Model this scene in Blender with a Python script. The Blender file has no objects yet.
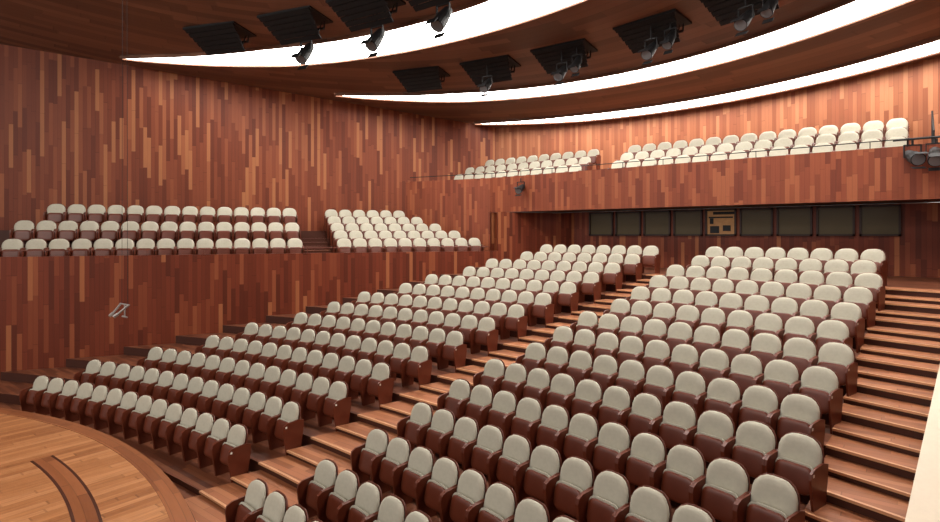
import bpy, bmesh, math, random
from mathutils import Vector, Matrix
random.seed(3)
sc = bpy.context.scene
ZOFF = 4.45

# ------------------------------------------------------------ materials
def lin(c):
    r=[]
    for v in c:
        v/=255.0
        r.append(v/12.92 if v<=0.04045 else ((v+0.055)/1.055)**2.4)
    return (*r,1)

class NT:
    def __init__(s, name):
        s.m=bpy.data.materials.new(name); s.m.use_nodes=True
        s.t=s.m.node_tree; s.b=s.t.nodes['Principled BSDF']
    def n(s,typ,**k):
        x=s.t.nodes.new(typ)
        for a,b in k.items(): setattr(x,a,b)
        return x
    def l(s,a,b): s.t.links.new(a,b)
    def math(s,op,a,b=None):
        x=s.n('ShaderNodeMath',operation=op)
        for i,v in enumerate((a,b)):
            if v is None: continue
            if isinstance(v,(int,float)): x.inputs[i].default_value=v
            else: s.l(v,x.inputs[i])
        return x.outputs[0]

def plank_mat(name, cols, w, L, mode='UV', rough=0.5, grain=0.12, center=(0,0), seam=0.7, spec=0.25):
    N=NT(name)
    tc=N.n('ShaderNodeTexCoord'); src=tc.outputs['UV'] if mode=='UV' else tc.outputs['Object']
    sep=N.n('ShaderNodeSeparateXYZ'); N.l(src,sep.inputs[0])
    X,Y=sep.outputs[0],sep.outputs[1]
    if mode=='YX': X,Y=Y,X
    if mode=='POLAR':
        dx=N.math('SUBTRACT',X,center[0]); dy=N.math('SUBTRACT',Y,center[1])
        rr=N.math('SQRT',N.math('ADD',N.math('MULTIPLY',dx,dx),N.math('MULTIPLY',dy,dy)))
        an=N.math('MULTIPLY',N.math('ARCTAN2',dx,dy),15.0)
        X,Y=rr,an
    xs=N.math('DIVIDE',X,w); cx=N.math('FLOOR',xs)
    w1=N.n('ShaderNodeTexWhiteNoise',noise_dimensions='1D'); N.l(cx,w1.inputs['W'])
    ys=N.math('ADD',N.math('DIVIDE',Y,L),N.math('MULTIPLY',w1.outputs['Value'],7.31))
    ry=N.math('FLOOR',ys)
    cb=N.n('ShaderNodeCombineXYZ'); N.l(cx,cb.inputs[0]); N.l(ry,cb.inputs[1])
    w2=N.n('ShaderNodeTexWhiteNoise',noise_dimensions='2D'); N.l(cb.outputs[0],w2.inputs['Vector'])
    ramp=N.n('ShaderNodeValToRGB'); ramp.color_ramp.interpolation='CONSTANT'
    els=ramp.color_ramp.elements
    for i,(p,c) in enumerate(cols):
        e=els[i] if i<2 else els.new(p)
        e.position=p; e.color=lin(c)
    N.l(w2.outputs['Value'],ramp.inputs[0])
    cb2=N.n('ShaderNodeCombineXYZ'); N.l(N.math('MULTIPLY',X,28.0),cb2.inputs[0]); N.l(N.math('MULTIPLY',Y,1.6),cb2.inputs[1]); N.l(N.math('MULTIPLY',w2.outputs['Value'],9.0),cb2.inputs[2])
    no=N.n('ShaderNodeTexNoise'); no.inputs['Scale'].default_value=1.0; no.inputs['Detail'].default_value=3
    N.l(cb2.outputs[0],no.inputs['Vector'])
    g=N.math('ADD',N.math('MULTIPLY',no.outputs['Fac'],grain*2),1-grain)
    fr=N.math('FRACT',xs)
    ed=N.math('LESS_THAN',fr,0.07)
    k=N.math('SUBTRACT',1.0,N.math('MULTIPLY',ed,1-seam))
    fy=N.math('FRACT',ys)
    k2=N.math('SUBTRACT',1.0,N.math('MULTIPLY',N.math('LESS_THAN',fy,0.012),1-seam))
    tot=N.math('MULTIPLY',N.math('MULTIPLY',g,k),k2)
    vm=N.n('ShaderNodeVectorMath',operation='SCALE'); N.l(ramp.outputs[0],vm.inputs[0]); N.l(tot,vm.inputs['Scale'])
    N.l(vm.outputs[0],N.b.inputs['Base Color'])
    N.b.inputs['Roughness'].default_value=rough
    N.b.inputs['Specular IOR Level'].default_value=spec
    return N.m

def plain(name,c,rough=0.6,metal=0,noise=0.0,scale=20,emit=0,spec=0.3):
    N=NT(name)
    N.b.inputs['Roughness'].default_value=rough
    N.b.inputs['Metallic'].default_value=metal
    N.b.inputs['Specular IOR Level'].default_value=spec
    N.b.inputs['Base Color'].default_value=lin(c)
    if noise:
        tc=N.n('ShaderNodeTexCoord')
        no=N.n('ShaderNodeTexNoise'); no.inputs['Scale'].default_value=scale; no.inputs['Detail'].default_value=4
        N.l(tc.outputs['Object'],no.inputs['Vector'])
        k=N.math('ADD',N.math('MULTIPLY',no.outputs['Fac'],noise*2),1-noise)
        vm=N.n('ShaderNodeVectorMath',operation='SCALE'); vm.inputs[0].default_value=lin(c)[:3]; N.l(k,vm.inputs['Scale'])
        N.l(vm.outputs[0],N.b.inputs['Base Color'])
    if emit:
        N.b.inputs['Emission Color'].default_value=lin(c); N.b.inputs['Emission Strength'].default_value=emit
    return N.m

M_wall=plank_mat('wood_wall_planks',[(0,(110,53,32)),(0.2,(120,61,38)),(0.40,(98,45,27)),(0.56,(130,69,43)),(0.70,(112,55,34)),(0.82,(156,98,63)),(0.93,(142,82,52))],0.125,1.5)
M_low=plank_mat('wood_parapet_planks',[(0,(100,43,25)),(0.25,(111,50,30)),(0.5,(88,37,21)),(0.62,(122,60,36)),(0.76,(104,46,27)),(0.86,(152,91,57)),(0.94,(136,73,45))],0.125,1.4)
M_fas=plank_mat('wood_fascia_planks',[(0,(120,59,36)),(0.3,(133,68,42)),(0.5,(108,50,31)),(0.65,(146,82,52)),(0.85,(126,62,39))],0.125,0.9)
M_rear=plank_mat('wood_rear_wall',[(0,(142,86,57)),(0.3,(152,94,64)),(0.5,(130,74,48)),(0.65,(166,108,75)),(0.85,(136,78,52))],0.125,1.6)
M_ceil=plank_mat('wood_ceiling',[(0,(114,79,61)),(0.3,(124,86,67)),(0.6,(104,72,56)),(0.8,(130,91,71))],0.30,4.0,mode='POLAR',center=(-8,2.5),grain=0.08,seam=0.8)
M_floor=plank_mat('wood_floor',[(0,(98,55,37)),(0.3,(110,63,42)),(0.6,(88,48,32)),(0.8,(118,70,47))],0.10,1.2,mode='YX',rough=0.45)
M_step=plank_mat('wood_step',[(0,(146,91,60)),(0.3,(158,100,68)),(0.6,(136,83,54)),(0.8,(166,109,75))],0.12,1.2,mode='YX',rough=0.45)
M_nose=plain('stair_nosing_light',(196,146,108),0.4,noise=0.08,scale=5)
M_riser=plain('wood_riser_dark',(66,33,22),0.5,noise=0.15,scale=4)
M_stage=plank_mat('stage_boards',[(0,(162,108,68)),(0.3,(172,117,75)),(0.6,(150,97,60)),(0.8,(180,125,83))],0.14,2.4,mode='OBJ',grain=0.38,rough=0.35,seam=0.75)
M_stage2=plank_mat('stage_rim_boards',[(0,(136,82,50)),(0.4,(146,90,56)),(0.7,(126,75,46))],0.14,2.4,mode='POLAR',center=(-11.8,-9),grain=0.15,rough=0.35)
M_dark=plain('dark_wood_line',(72,38,25),0.5)
M_cloth=plain('beige_upholstery',(178,174,158),0.95,noise=0.09,scale=24,spec=0.05)
M_cwood=plain('seat_red_wood',(96,44,27),0.38,noise=0.25,scale=6,spec=0.4)
M_black=plain('matte_black',(20,19,20),0.6)
M_metal=plain('grey_metal',(150,146,142),0.35,metal=0.3)
M_lens=plain('lens_glass',(110,110,112),0.1)
M_light=plain('luminous_panel',(255,250,243),0.5,emit=16.5)
M_cream=plain('cream_cap',(214,200,178),0.6,noise=0.05)
M_glass=plain('booth_glass_dark',(72,60,36),0.35,spec=0.2,noise=0.15,scale=2)
M_booth=plain('booth_interior_lit',(150,110,70),0.6,emit=0.15,noise=0.4,scale=8)
M_frame=plain('window_frame_dark',(44,25,17),0.5)
M_plate=plain('row_number_plate',(225,222,210),0.4)

# ------------------------------------------------------------ helpers
def obj(name, bm, mats, smooth=False, parent=None):
    me=bpy.data.meshes.new(name)
    bmesh.ops.recalc_face_normals(bm, faces=bm.faces)
    bm.to_mesh(me); bm.free()
    for m in mats: me.materials.append(m)
    if smooth:
        for p in me.polygons: p.use_smooth=True
    o=bpy.data.objects.new(name,me); sc.collection.objects.link(o)
    if parent: o.parent=parent
    return o

def prism(bm, pts, z0, z1, mt=0, ms=None):
    f0=z0 if callable(z0) else (lambda x,y:z0)
    f1=z1 if callable(z1) else (lambda x,y:z1)
    if ms is None: ms=mt
    b=[bm.verts.new((p[0],p[1],f0(*p))) for p in pts]
    t=[bm.verts.new((p[0],p[1],f1(*p))) for p in pts]
    bm.faces.new(b).material_index=ms
    bm.faces.new(t).material_index=mt
    n=len(pts)
    for i in range(n):
        j=(i+1)%n
        bm.faces.new((b[i],b[j],t[j],t[i])).material_index=ms

def polywall(name, pts, z0, z1, thick, mat, cap=None, s0=0.0):
    f0=z0 if callable(z0) else (lambda x,y:z0)
    f1=z1 if callable(z1) else (lambda x,y:z1)
    bm=bmesh.new(); uv=bm.loops.layers.uv.new('UVMap')
    P=[Vector(p) for p in pts]; n=len(P)
    nor=[]
    for i in range(n):
        a=P[max(i-1,0)]; b=P[min(i+1,n-1)]
        d=(b-a).normalized(); nor.append(Vector((-d.y,d.x)))
    S=[s0]
    for i in range(1,n): S.append(S[-1]+(P[i]-P[i-1]).length)
    rows=[]
    for i in range(n):
        q=P[i]+nor[i]*thick
        rows.append([bm.verts.new((P[i].x,P[i].y,f0(*P[i]))),bm.verts.new((P[i].x,P[i].y,f1(*P[i]))),
                     bm.verts.new((q.x,q.y,f1(*P[i]))),bm.verts.new((q.x,q.y,f0(*P[i])))])
    off=[0,0,thick,thick]
    for i in range(n-1):
        for k in range(4):
            k2=(k+1)%4
            vs=[rows[i][k],rows[i+1][k],rows[i+1][k2],rows[i][k2]]
            f=bm.faces.new(vs)
            if cap and k==1: f.material_index=1
            us=[S[i],S[i+1],S[i+1],S[i]]
            ks=[k,k,k2,k2]
            for lp,u,kk in zip(f.loops,us,ks): lp[uv].uv=(u,lp.vert.co.z+off[kk]*(1 if k==1 else 0))
    for e in (0,n-1):
        f=bm.faces.new(rows[e] if e else rows[e][::-1])
        for lp in f.loops: lp[uv].uv=(lp.vert.co.x+lp.vert.co.y,lp.vert.co.z)
    return obj(name,bm,[mat]+([cap] if cap else []))

def box(bm, cx,cy,cz, sx,sy,sz, mi=0, M=None):
    r=bmesh.ops.create_cube(bm,size=1.0)
    T=Matrix.Translation((cx,cy,cz))@Matrix.Diagonal((sx,sy,sz,1))
    if M is not None: T=M@T
    for v in r['verts']: v.co=T@v.co
    for f in set(f for v in r['verts'] for f in v.link_faces): f.material_index=mi
def cyl(bm, p0,p1,r0,r1=None,mi=0,seg=12):
    p0=Vector(p0);p1=Vector(p1); r1=r0 if r1 is None else r1
    d=p1-p0
    q=d.to_track_quat('Z','Y').to_matrix().to_4x4()
    r=bmesh.ops.create_cone(bm,cap_ends=True,segments=seg,radius1=r0,radius2=r1,depth=d.length,matrix=Matrix.Translation((p0+p1)/2)@q)
    for f in set(f for v in r['verts'] for f in v.link_faces): f.material_index=mi

# ------------------------------------------------------------ seat mesh
def pillow(bm,W,H,tf,tb,rt,rb,bend,mf,mb,M,nx=8,nz=10):
    def hw(z):
        if z>H-rt:
            d=z-(H-rt); return W/2-rt+math.sqrt(max(rt*rt-d*d,0))
        if z<rb:
            d=rb-z; return W/2-rb+math.sqrt(max(rb*rb-d*d,0))
        return W/2
    F=[];B=[]
    for j in range(nz+1):
        t=0.5-0.5*math.cos(math.pi*j/nz); z=t*H
        rf=[];rbk=[]
        for i in range(nx+1):
            a=math.sin(math.pi*(i/nx-0.5)); x=a*hw(z)
            e=math.sqrt(max(0,1-a**6))*math.sqrt(max(0,1-(2*t-1)**8))
            y=-bend*x*x
            v=bm.verts.new(M@Vector((x,y-tf*e,z))); rf.append(v)
            if i in(0,nx) or j in(0,nz): rbk.append(v)
            else: rbk.append(bm.verts.new(M@Vector((x,y+tb*e,z))))
        F.append(rf);B.append(rbk)
    for j in range(nz):
        for i in range(nx):
            f=bm.faces.new((F[j][i],F[j][i+1],F[j+1][i+1],F[j+1][i])); f.material_index=mf; f.smooth=True
            q=[B[j][i],B[j+1][i],B[j+1][i+1],B[j][i+1]]
            if len(set(q))==4 :
                try:
                    f=bm.faces.new(q); f.material_index=mb; f.smooth=True
                except ValueError: pass

def seat_mesh():
    bm=bmesh.new()
    RX=lambda a:Matrix.Rotation(math.radians(a),4,'X')
    pillow(bm,0.52,0.54,0.055,0.03,0.21,0.06,0.40,0,0,Matrix.Translation((0,0.045,0.36))@RX(-13))
    pillow(bm,0.54,0.58,0.0,0.04,0.215,0.06,0.40,1,1,Matrix.Translation((0,0.065,0.33))@RX(-13))
    # folded-up seat: wooden underside facing forward, pad behind
    pillow(bm,0.46,0.34,0.025,0.0,0.10,0.10,0.10,1,1,Matrix.Translation((0,-0.115,0.25))@RX(-12))
    pillow(bm,0.455,0.365,0.0,0.085,0.09,0.09,0.10,0,0,Matrix.Translation((0,-0.11,0.25))@RX(-12))
    prof=[(-0.16,0.0),(0.14,0.0),(0.16,0.2),(0.20,0.42),(0.21,0.60),(0.10,0.63),(-0.14,0.61),(-0.215,0.57),(-0.235,0.50),(-0.22,0.35),(-0.18,0.15)]
    for sx in(-1,1):
        a=[bm.verts.new((sx*0.262-0.014,y,z)) for y,z in prof]
        b=[bm.verts.new((sx*0.262+0.014,y,z)) for y,z in prof]
        fs=[bm.faces.new(a),bm.faces.new(b[::-1])]
        n=len(prof)
        for i in range(n):
            j=(i+1)%n; fs.append(bm.faces.new((a[i],b[i],b[j],a[j])))
        for f in fs: f.material_index=1
        box(bm,sx*0.277,-0.17,0.54,0.003,0.035,0.035,2)
    me=bpy.data.meshes.new('auditorium_seat')
    bmesh.ops.recalc_face_normals(bm,faces=bm.faces)
    bm.to_mesh(me); bm.free()
    me.materials.append(M_cloth); me.materials.append(M_cwood); me.materials.append(M_plate)
    return me
SEAT=seat_mesh()
def add_seat(x,y,z,rot):
    o=bpy.data.objects.new('auditorium_seat',SEAT); sc.collection.objects.link(o)
    o.location=(x,y,z); o.rotation_euler=(0,0,rot+random.uniform(-0.02,0.02))

# ------------------------------------------------------------ plan geometry
C=Vector((-9.5,-19.7)); R0=24.05; DR=0.95; NR=15
def rk(k): return R0+DR*k
def zk(k): return -4.45 if k==0 else -4.35+0.24*(k-1)
def pol(r,phi): return (C.x+r*math.sin(phi),C.y+r*math.cos(phi))
P0=Vector((-20.2,4.3)); DV=Vector((0.486,0.874)); NV=Vector((-0.874,0.486))
def sd(s,d): p=P0+DV*s+NV*d; return (p.x,p.y)
def bis(r,g,lo,hi):
    for _ in range(50):
        m=(lo+hi)/2
        if g(*pol(r,m))>0: hi=m
        else: lo=m
    return (lo+hi)/2
def par_x(y): return 0.106*(y-6.7)
def phi_wall(r): return bis(r,lambda x,y:-(Vector((x,y))-P0).dot(NV),-0.9,0.5)
def phi_x(r,fx): return bis(r,lambda x,y:x-fx(y),-0.6,0.7)
def aisA(y): return -8.55+0.24*(y-5)
def hwA(y): return max(0.6,0.8-0.015*(y-5))
AL=lambda y:aisA(y)-hwA(y)
AR=lambda y:aisA(y)+hwA(y)+max(0,min(0.15,0.15*(8.5-y)/3.5))
BE=lambda y:-1.1+0.06*(y-6)
LE=lambda y:-17.0+(y-4.3)*0.48

def sector(bm,r0,r1,fl,fr,z0,z1,mt,ms,n=24):
    pts=[]
    a0,a1=fl(r0),fr(r0); b0,b1=fl(r1),fr(r1)
    for i in range(n+1): pts.append(pol(r0,a0+(a1-a0)*i/n))
    for i in range(n,-1,-1): pts.append(pol(r1,b0+(b1-b0)*i/n))
    prism(bm,pts,z0,z1,mt,ms)

pw=lambda r:phi_wall(r)
pp=lambda r:phi_x(r,par_x)
bm=bmesh.new()
for k in range(1,NR):
    sector(bm,rk(k)-0.62,rk(k)+0.33,pw,pp,-4.45,zk(k),0,1,40)
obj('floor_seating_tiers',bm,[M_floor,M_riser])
bm=bmesh.new()
for k in range(0,NR-1):
    h=zk(k)+(zk(k+1)-zk(k))/2
    ro=rk(k)+0.33
    k2=k+1
    for a,b in((lambda r:phi_x(r,AL),lambda r:phi_x(r,AR)),(lambda r:phi_x(r,lambda y:BE(y)+0.03),pp)):
        sector(bm,ro-0.46,ro,a,b,zk(k),h,0,1,4)
        sector(bm,rk(k2)-0.615,rk(k2)-0.13,a,b,zk(k2),zk(k2)+0.022,0,1,4)
        # light wooden nosings on both treads
        sector(bm,rk(k2)-0.66,rk(k2)-0.615,a,b,zk(k2)-0.012,zk(k2)+0.024,2,2,4)
        sector(bm,ro-0.50,ro-0.46,a,b,h-0.03,h+0.003,2,2,4)
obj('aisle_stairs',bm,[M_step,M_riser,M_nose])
YR=21.0
bm=bmesh.new()
r=rk(NR-1)+0.33; a0=pw(r); a1=pp(r)
pts=[pol(r,a0+(a1-a0)*i/40) for i in range(41)]
xw=P0.x+DV.x*(YR-P0.y)/DV.y
pts+= [(3.5,pts[-1][1]),(3.5,YR),(xw,YR)]
prism(bm,pts,-4.45,zk(NR-1),0,1)
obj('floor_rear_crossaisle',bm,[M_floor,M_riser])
def lwx(y): return P0.x+DV.x*(y-P0.y)/DV.y
bm=bmesh.new(); prism(bm,[(lwx(-12),-12),(3.5,-12),(3.5,YR),(lwx(YR),YR)],-4.7,-4.45)
obj('floor',bm,[M_floor])
# stage
SC=(-11.8,-9.0)
def disc(bm,r0,r1,z0,z1,mt,ms,al=-75,ar=75):
    n=96
    A=[(SC[0]+r1*math.sin(t),SC[1]+r1*math.cos(t)) for t in [math.radians(al+(ar-al)*i/n) for i in range(n+1)]]
    if r0<=0: prism(bm,A,z0,z1,mt,ms)
    else:
        B=[(SC[0]+r0*math.sin(t),SC[1]+r0*math.cos(t)) for t in [math.radians(ar-(ar-al)*i/n) for i in range(n+1)]]
        prism(bm,A+B,z0,z1,mt,ms)
bm=bmesh.new()
disc(bm,13.12,13.4,-4.45,-4.0,1,3)
disc(bm,0,13.12,-4.45,-4.004,0,3)
disc(bm,12.06,12.32,-4.01,-4.000,1,3,-2,75)
disc(bm,12.32,12.36,-4.01,-3.998,3,3,-2,75)
disc(bm,12.02,12.06,-4.01,-3.998,3,3,-2,75)
disc(bm,13.4,13.43,-4.45,-4.06,2,2)
obj('stage_floor',bm,[M_stage,M_stage2,M_dark,M_dark])

def row_seats(k):
    r=rk(k); z=zk(k); dphi=0.555/r
    if k>=1:
        p1=phi_x(r,lambda y:AL(y)-0.30); pl=phi_x(r,LE)
        p=p1
        while p>pl: add_seat(*pol(r,p),z,-p); p-=dphi
    rr=r+0.1
    p=phi_x(rr,lambda y:AR(y)+0.30); pr=phi_x(rr,lambda y:BE(y)-0.1)
    n=max(1,int((pr-p)/dphi)+1); 
    off=(pr-p)-(n-1)*dphi
    for i in range(n): add_seat(*pol(rr,p+i*dphi+off*0.5),z,-(p+i*dphi+off*0.5))
for k in range(NR): row_seats(k)

# ------------------------------------------------------------ shell
def ceil(x,y): return 6.95-0.089*y
UD=4.0
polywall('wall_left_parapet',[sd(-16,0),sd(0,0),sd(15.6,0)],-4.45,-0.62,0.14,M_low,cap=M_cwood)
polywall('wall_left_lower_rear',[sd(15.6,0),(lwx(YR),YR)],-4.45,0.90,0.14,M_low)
bm=bmesh.new()
def strip(s0,s1,d0,d1,z,mt=0,ms=1,zb=-1.6):
    prism(bm,[sd(s0,d0),sd(s1,d0),sd(s1,d1),sd(s0,d1)],zb,z,mt,ms)
strip(-14,15.3,0.14,3.98,-1.0)
strip(-14,8.4,1.05,3.98,-0.43,zb=-1.0)
strip(-14,8.4,2.1,3.98,0.15,zb=-0.43)
for j in range(1,5):
    strip(9.4,15.3-0.55*j,0.14+0.72*j,3.98,-1.0+0.29*j,zb=-1.0+0.29*(j-1))
for j in range(1,9):
    strip(8.4,9.4,0.3+0.36*j,3.98,-1.0+0.145*j,2,1,zb=-1.0+0.145*(j-1))
obj('side_balcony_deck',bm,[M_floor,M_riser,M_step])
rs=math.atan2(DV.y,DV.x)
for j,(d,z) in enumerate([(0.62,-1.0),(1.62,-0.43),(2.68,0.15)]):
    s=8.05
    while s>(0.4 if j==2 else -0.1 if j==1 else -0.2): add_seat(*sd(s,d),z,rs); s-=0.57
for j in range(5):
    d=0.14+0.72*j+0.42; z=-1.0+0.29*j
    s=9.75
    while s<14.95-0.5*j: add_seat(*sd(s,d),z,rs); s+=0.57
bm=bmesh.new()
a=sd(-14,0.07); b=sd(15.2,0.07)
cyl(bm,(*a,-0.45),(*b,-0.45),0.018,mi=0)
s=-14
while s<15.3:
    p=sd(s,0.07); cyl(bm,(*p,-0.62),(*p,-0.45),0.012,mi=0,seg=6); s+=1.6
obj('side_balcony_handrail',bm,[M_cwood])

C2=Vector((-8,2.5)); RW=20.3
def arc2(r,t): return (C2.x+r*math.sin(t),C2.y+r*math.cos(t))
def updist(p): return (Vector(p)-P0).dot(NV)-UD
def arc_wall(cen,r):
    lo,hi=-1.5,0.0
    for _ in range(50):
        m=(lo+hi)/2; p=(cen[0]+r*math.sin(m),cen[1]+r*math.cos(m))
        if updist(p)>0: lo=m
        else: hi=m
    return (lo+hi)/2
tl=arc_wall(C2,RW); tr=math.asin((3.5-C2.x)/RW)
corner=arc2(RW,tl)
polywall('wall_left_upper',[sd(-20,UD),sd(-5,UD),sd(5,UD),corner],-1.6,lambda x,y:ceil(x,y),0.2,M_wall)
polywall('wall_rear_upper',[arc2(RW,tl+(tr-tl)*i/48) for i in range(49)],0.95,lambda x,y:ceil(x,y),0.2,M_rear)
FY=18.55
polywall('wall_balcony_return',[(-17.55,17.62),(-13.45,FY)],-1.6,2.33,0.12,M_fas,cap=M_cwood)
polywall('wall_balcony_fascia',[(-13.45,FY),(-5,FY),(3.5,FY)],0.92,2.33,0.12,M_fas,cap=M_cwood)
polywall('wall_underbalcony_left',[(-13.40,FY+0.02),(-12.1,YR)],-0.7,0.92,0.1,M_low)
bm=bmesh.new()
def rdeck(y0,z0,z1,x0=-16.9):
    pts=[]
    if y0<FY+0.2: pts=[(-17.0,17.88),(-13.45,FY+0.13),(3.45,FY+0.13)]
    else:
        t=(y0-P0.y-NV.y*UD)/DV.y
        pts=[(P0.x+NV.x*UD+DV.x*t+0.02,y0),(3.45,y0)]
    n=30; t1=math.asin((3.45-C2.x)/(RW-0.03))
    for i in range(n+1):
        p=arc2(RW-0.03,t1+(tl-t1)*i/n)
        if p[1]>y0+0.01: pts.append(p)
    prism(bm,pts,z0,z1,0,1)
rdeck(FY,0.95,1.8); rdeck(19.55,1.8,2.18); rdeck(20.3,2.18,2.56)
obj('rear_balcony_deck',bm,[M_floor,M_riser])
for j,(y,z) in enumerate([(19.1,1.8),(19.9,2.18),(20.65,2.56)]):
    x=-16.2
    while x<0.3:
        ok = not(-9.5<x<-8.55)
        if (Vector((x,y))-C2).length<RW-0.32 and updist((x,y))<-0.35 and ok: add_seat(x,y,z,0)
        x+=0.57
bm=bmesh.new()
cyl(bm,(-13.4,FY+0.06,2.52),(3.4,FY+0.06,2.52),0.014); cyl(bm,(-17.2,17.75,2.52),(-13.4,FY+0.06,2.52),0.014)
x=-13.4
while x<3.4: cyl(bm,(x,FY+0.06,2.33),(x,FY+0.06,2.52),0.012,seg=6); x+=1.4
for y,z in((19.2,1.8),(19.95,2.18),(20.6,2.56)):
    cyl(bm,(0.55,y,z),(0.55,y,z+0.95),0.02,seg=8)
cyl(bm,(0.55,19.2,2.75),(0.55,20.6,3.51),0.022)
obj('rear_balcony_handrail',bm,[M_black])
polywall('wall_rear_lower',[(lwx(YR)-1.4,YR),(-5,YR),(3.5,YR)],-1.3,0.94,0.2,M_low)
for i in range(9):
    xc=-9.7+i*1.13
    w=0.92 
    e=bpy.data.objects.new('window_%d'%(i+1),None); sc.collection.objects.link(e); e.location=(xc,YR-0.04,0.44)
    bm=bmesh.new()
    for a,b,c,d in((0,0.44,w+0.1,0.06),(0,-0.44,w+0.1,0.06),(-w/2-0.02,0,0.06,0.94),(w/2+0.02,0,0.06,0.94)): box(bm,a,0,b,c,0.09,d)
    obj('frame',bm,[M_frame],parent=e)
    bm=bmesh.new(); box(bm,0,0.015,0,w,0.02,0.84)
    obj('glass',bm,[M_booth if i==4 else M_glass],parent=e)
    if i==4:
        bm=bmesh.new(); box(bm,-0.2,-0.01,-0.25,0.3,0.03,0.25); box(bm,0.2,-0.01,-0.2,0.25,0.03,0.2); box(bm,0,-0.01,0.18,0.8,0.02,0.05); box(bm,-0.3,-0.01,0.05,0.12,0.02,0.2); box(bm,0.1,-0.01,0.33,0.7,0.02,0.1)
        obj('booth_equipment',bm,[M_black],parent=e)
polywall('wall_right',[(3.5,YR+0.2),(3.5,-12)],-4.45,lambda x,y:ceil(x,y),0.2,M_wall)
bm=bmesh.new()
def parz(x,y): return -2.7+0.25*(y-6.7)
pa=[(par_x(2.5)+0.01,2.5),(par_x(2.5)+0.35,2.5),(par_x(17)+0.35,17),(par_x(17)+0.01,17)]
prism(bm,pa,-4.45,lambda x,y:parz(x,y)-0.05,0,0)
pb=[(par_x(2.5)-0.02,2.48),(par_x(2.5)+0.4,2.48),(par_x(17)+0.4,17.02),(par_x(17)-0.02,17.02)]
prism(bm,pb,lambda x,y:parz(x,y)-0.05,parz,1,1)
obj('wall_aisle_parapet',bm,[M_riser,M_cream])

# ------------------------------------------------------------ ceiling
def uwx(y): 
    t=(y-P0.y-NV.y*UD)/DV.y; return P0.x+NV.x*UD+DV.x*t
bm=bmesh.new(); prism(bm,[(uwx(-12),-12),(3.5,-12),(3.5,23.0),(uwx(23.0),23.0)],ceil,lambda x,y:ceil(x,y)+0.25)
obj('ceiling',bm,[M_ceil])
def light_strip(cen,Rm,wmax,wmin,grow,xs=None):
    tL=arc_wall(cen,Rm)+0.01
    if xs is not None: tL=max(tL,math.asin((xs-cen[0])/Rm))
    tR=math.asin(min(0.99,(3.3-cen[0])/Rm))
    n=60; pin=[];pout=[]
    for i in range(n+1):
        t=tL+(tR-tL)*i/n; s=(t-tL)*Rm
        w=wmin+(wmax-wmin)*min(1,s/grow)**0.8
        pin.append((cen[0]+(Rm-w/2)*math.sin(t),cen[1]+(Rm-w/2)*math.cos(t)))
        pout.append((cen[0]+(Rm+w/2)*math.sin(t),cen[1]+(Rm+w/2)*math.cos(t)))
    bm=bmesh.new()
    for i in range(n):
        prism(bm,[pin[i],pin[i+1],pout[i+1],pout[i]],lambda x,y:ceil(x,y)-0.04,lambda x,y:ceil(x,y)-0.005)
    obj('ceiling_light',bm,[M_light])
    bm=bmesh.new()
    for P,o in((pin,-0.07),(pout,0.07)):
        for i in range(n):
            def q(p):
                v=Vector((p[0]-cen[0],p[1]-cen[1])); v=v*(1+o/v.length); return (cen[0]+v.x,cen[1]+v.y)
            prism(bm,[P[i],P[i+1],q(P[i+1]),q(P[i])],lambda x,y:ceil(x,y)-0.09,lambda x,y:ceil(x,y)-0.003)
    obj('ceiling_cove_trim',bm,[M_ceil])
light_strip((-9.5,-7.9),20.0,1.45,0.08,6,xs=-21.7)
light_strip((-8,2.5),15.6,1.05,0.08,5,xs=-18.1)
light_strip((-8,2.5),19.35,0.9,0.1,5,xs=-15.6)

# ------------------------------------------------------------ spotlights & hatches
def spotlight(x,y,z,yaw,tilt,s=1.0,name='stage_spotlight',drop=0.5):
    bm=bmesh.new()
    cyl(bm,(0,0,0),(0,0,-drop*0.5),0.025*s)
    box(bm,0,0,-drop*0.5,0.34*s,0.05*s,0.03*s)
    for sx in(-1,1): box(bm,sx*0.165*s,0,-drop*0.5-0.14*s,0.02*s,0.05*s,0.30*s)
    R=Matrix.Translation((0,0,-drop*0.5-0.26*s))@Matrix.Rotation(math.radians(tilt),4,'X')
    def c(y0,y1,r0,r1,mi=0): cyl(bm,R@Vector((0,y0,0)),R@Vector((0,y1,0)),r0*s,r1*s,mi,16)
    c(0.25*s,-0.05*s,0.10,0.14); c(-0.05*s,-0.32*s,0.14,0.15); c(-0.32*s,-0.33*s,0.13,0.13,1)
    c(0.32*s,0.25*s,0.06,0.10)
    for sg in(-1,1): box(bm,0,-0.40*s,sg*0.17*s,0.26*s,0.16*s,0.01*s,0,R)
    o=obj(name,bm,[M_black,M_lens]); o.location=(x,y,z); o.rotation_euler=(0,0,math.radians(yaw))
def hatch(x,y,yaw,s=1.0):
    bm=bmesh.new()
    box(bm,0,0,-0.03,1.7,0.9,0.06)
    R=Matrix.Translation((0,-0.45,-0.04))@Matrix.Rotation(math.radians(-32),4,'X')
    for q in range(6): box(bm,0,0.08+0.145*q,-0.01,1.6-0.06*q,0.125,0.03,0,R)
    for sx in(-0.55,0.55): box(bm,sx,0.42,0.02,0.04,0.84,0.03,0,R)
    for sx in(-0.6,0.6): cyl(bm,(sx,0.35,0),(sx,0.2,-0.4),0.015)
    box(bm,0,0.3,-0.25,1.4,0.05,0.05)
    for sx in(-0.7,0,0.7): cyl(bm,(sx,0.3,0),(sx,0.3,-0.25),0.02)
    o=obj('ceiling_lighting_hatch',bm,[M_black]); o.location=(x,y,ceil(x,y)); o.rotation_euler=(math.radians(-5.1),0,math.radians(yaw)); o.scale=(s,s,s)
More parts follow.
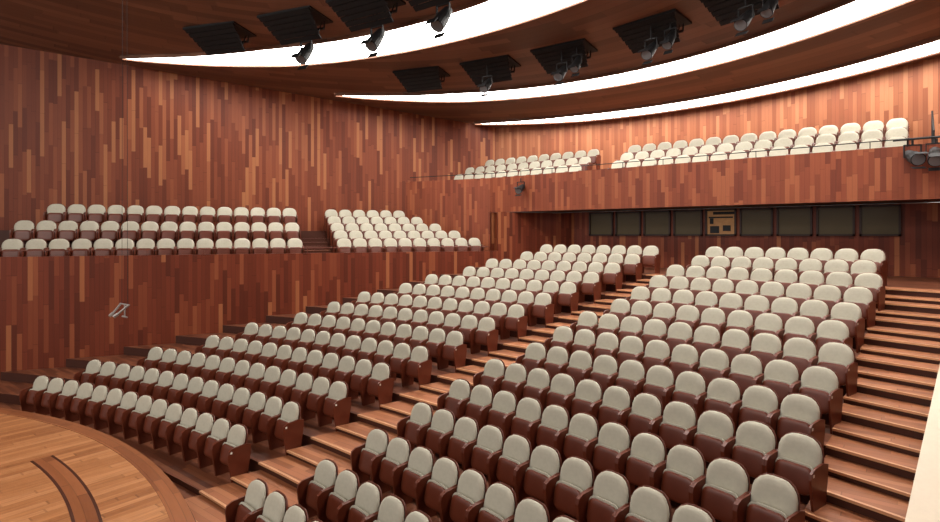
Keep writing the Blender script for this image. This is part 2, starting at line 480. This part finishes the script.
for i,(x,y,yw) in enumerate([(-16.4,8.7,20),(-13.6,9.4,14),(-11.1,9.8,8),(-8.8,9.8,2)]):
    hatch(x,y,yw,1.1) 
    if i>0: spotlight(x+0.1,y+0.3,ceil(x,y)-0.05,yw,50,1.15,drop=1.1)
for i,(x,y,yw) in enumerate([(-13.4,14.4,15),(-10.8,14.9,8),(-8.2,15.1,2),(-5.4,14.8,-8),(-3.0,14.2,-14)]):
    hatch(x,y,yw,1.05)
    if i>0:
        spotlight(x+0.1,y-0.3,ceil(x,y)-0.05,yw,40,1.0,drop=0.9)
        if i>1: spotlight(x+0.6,y-0.3,ceil(x,y)-0.05,yw,50,0.9,drop=0.6)
spotlight(-11.8,FY-0.25,2.2,10,25,0.9,'balcony_spotlight',0.3)
bm=bmesh.new(); 
cyl(bm,(-0.3,FY-0.3,2.45),(1.4,FY-0.3,2.45),0.025)
for x in(0,1.2): cyl(bm,(x,FY-0.3,2.45),(x,FY+0.05,2.3),0.02)
obj('balcony_lighting_bar',bm,[M_black])
spotlight(0.1,FY-0.3,2.42,20,20,1.1,'balcony_spotlight',0.25)
spotlight(0.55,FY-0.3,2.42,0,30,1.1,'balcony_spotlight',0.25)
# hanging microphone
bm=bmesh.new()
mx,my,mz=-8.9,3.3,-1.1
for dx in(-0.1,0.1): cyl(bm,(mx+dx,my,mz+0.1),(mx+dx*0.6,my,ceil(mx,my)),0.003,seg=5,mi=1)
cyl(bm,(mx-0.16,my,mz+0.1),(mx+0.16,my,mz+0.1),0.01)
for dx in(-0.14,0.14):
    cyl(bm,(mx+dx,my,mz+0.1),(mx+dx*0.6,my-0.12,mz-0.02),0.014); cyl(bm,(mx+dx*0.6,my-0.12,mz-0.02),(mx+dx*0.5,my-0.17,mz-0.06),0.022)
cyl(bm,(mx,my,mz+0.1),(mx,my,mz-0.08),0.01); cyl(bm,(mx-0.08,my,mz-0.08),(mx+0.08,my,mz-0.08),0.012)
obj('hanging_microphone',bm,[M_metal,M_black])

# ------------------------------------------------------------ lights
def area(name,loc,sx,sy,power,tilt=0,col=(1,0.95,0.89)):
    l=bpy.data.lights.new(name,'AREA'); l.shape='RECTANGLE'; l.size=sx; l.size_y=sy; l.energy=power; l.color=col
    o=bpy.data.objects.new(name,l); sc.collection.objects.link(o); o.location=loc; o.rotation_euler=(math.radians(tilt),0,0)
area('stage_fill_light',(-11,-2,6.8),14,1.5,750,30)  # added soft fill above the stage, brightens seats and walls
area('stage_fill_light',(-11,-7,7.0),14,1.5,500,35)  # second added fill, farther from the seats
area('underbalcony_fill_light',(-5.5,19.9,0.90),10,0.3,40)  # added fill under the rear balcony, brightens the lower rear wall

w=bpy.data.worlds.new('world'); sc.world=w; w.use_nodes=True
w.node_tree.nodes['Background'].inputs[0].default_value=(1.0,0.96,0.91,1); w.node_tree.nodes['Background'].inputs[1].default_value=1.2

cam=bpy.data.cameras.new('camera'); co=bpy.data.objects.new('camera',cam); sc.collection.objects.link(co)
cam.sensor_width=36; cam.lens=560/940*36; cam.shift_y=-26/940; cam.clip_end=200; cam.clip_start=0.05
co.location=(0,0,0); co.rotation_euler=(math.pi/2,0,math.radians(38))
sc.camera=co
for o in sc.objects:
    if o.parent is None: o.location.z+=ZOFF
sc.view_settings.view_transform='Standard'
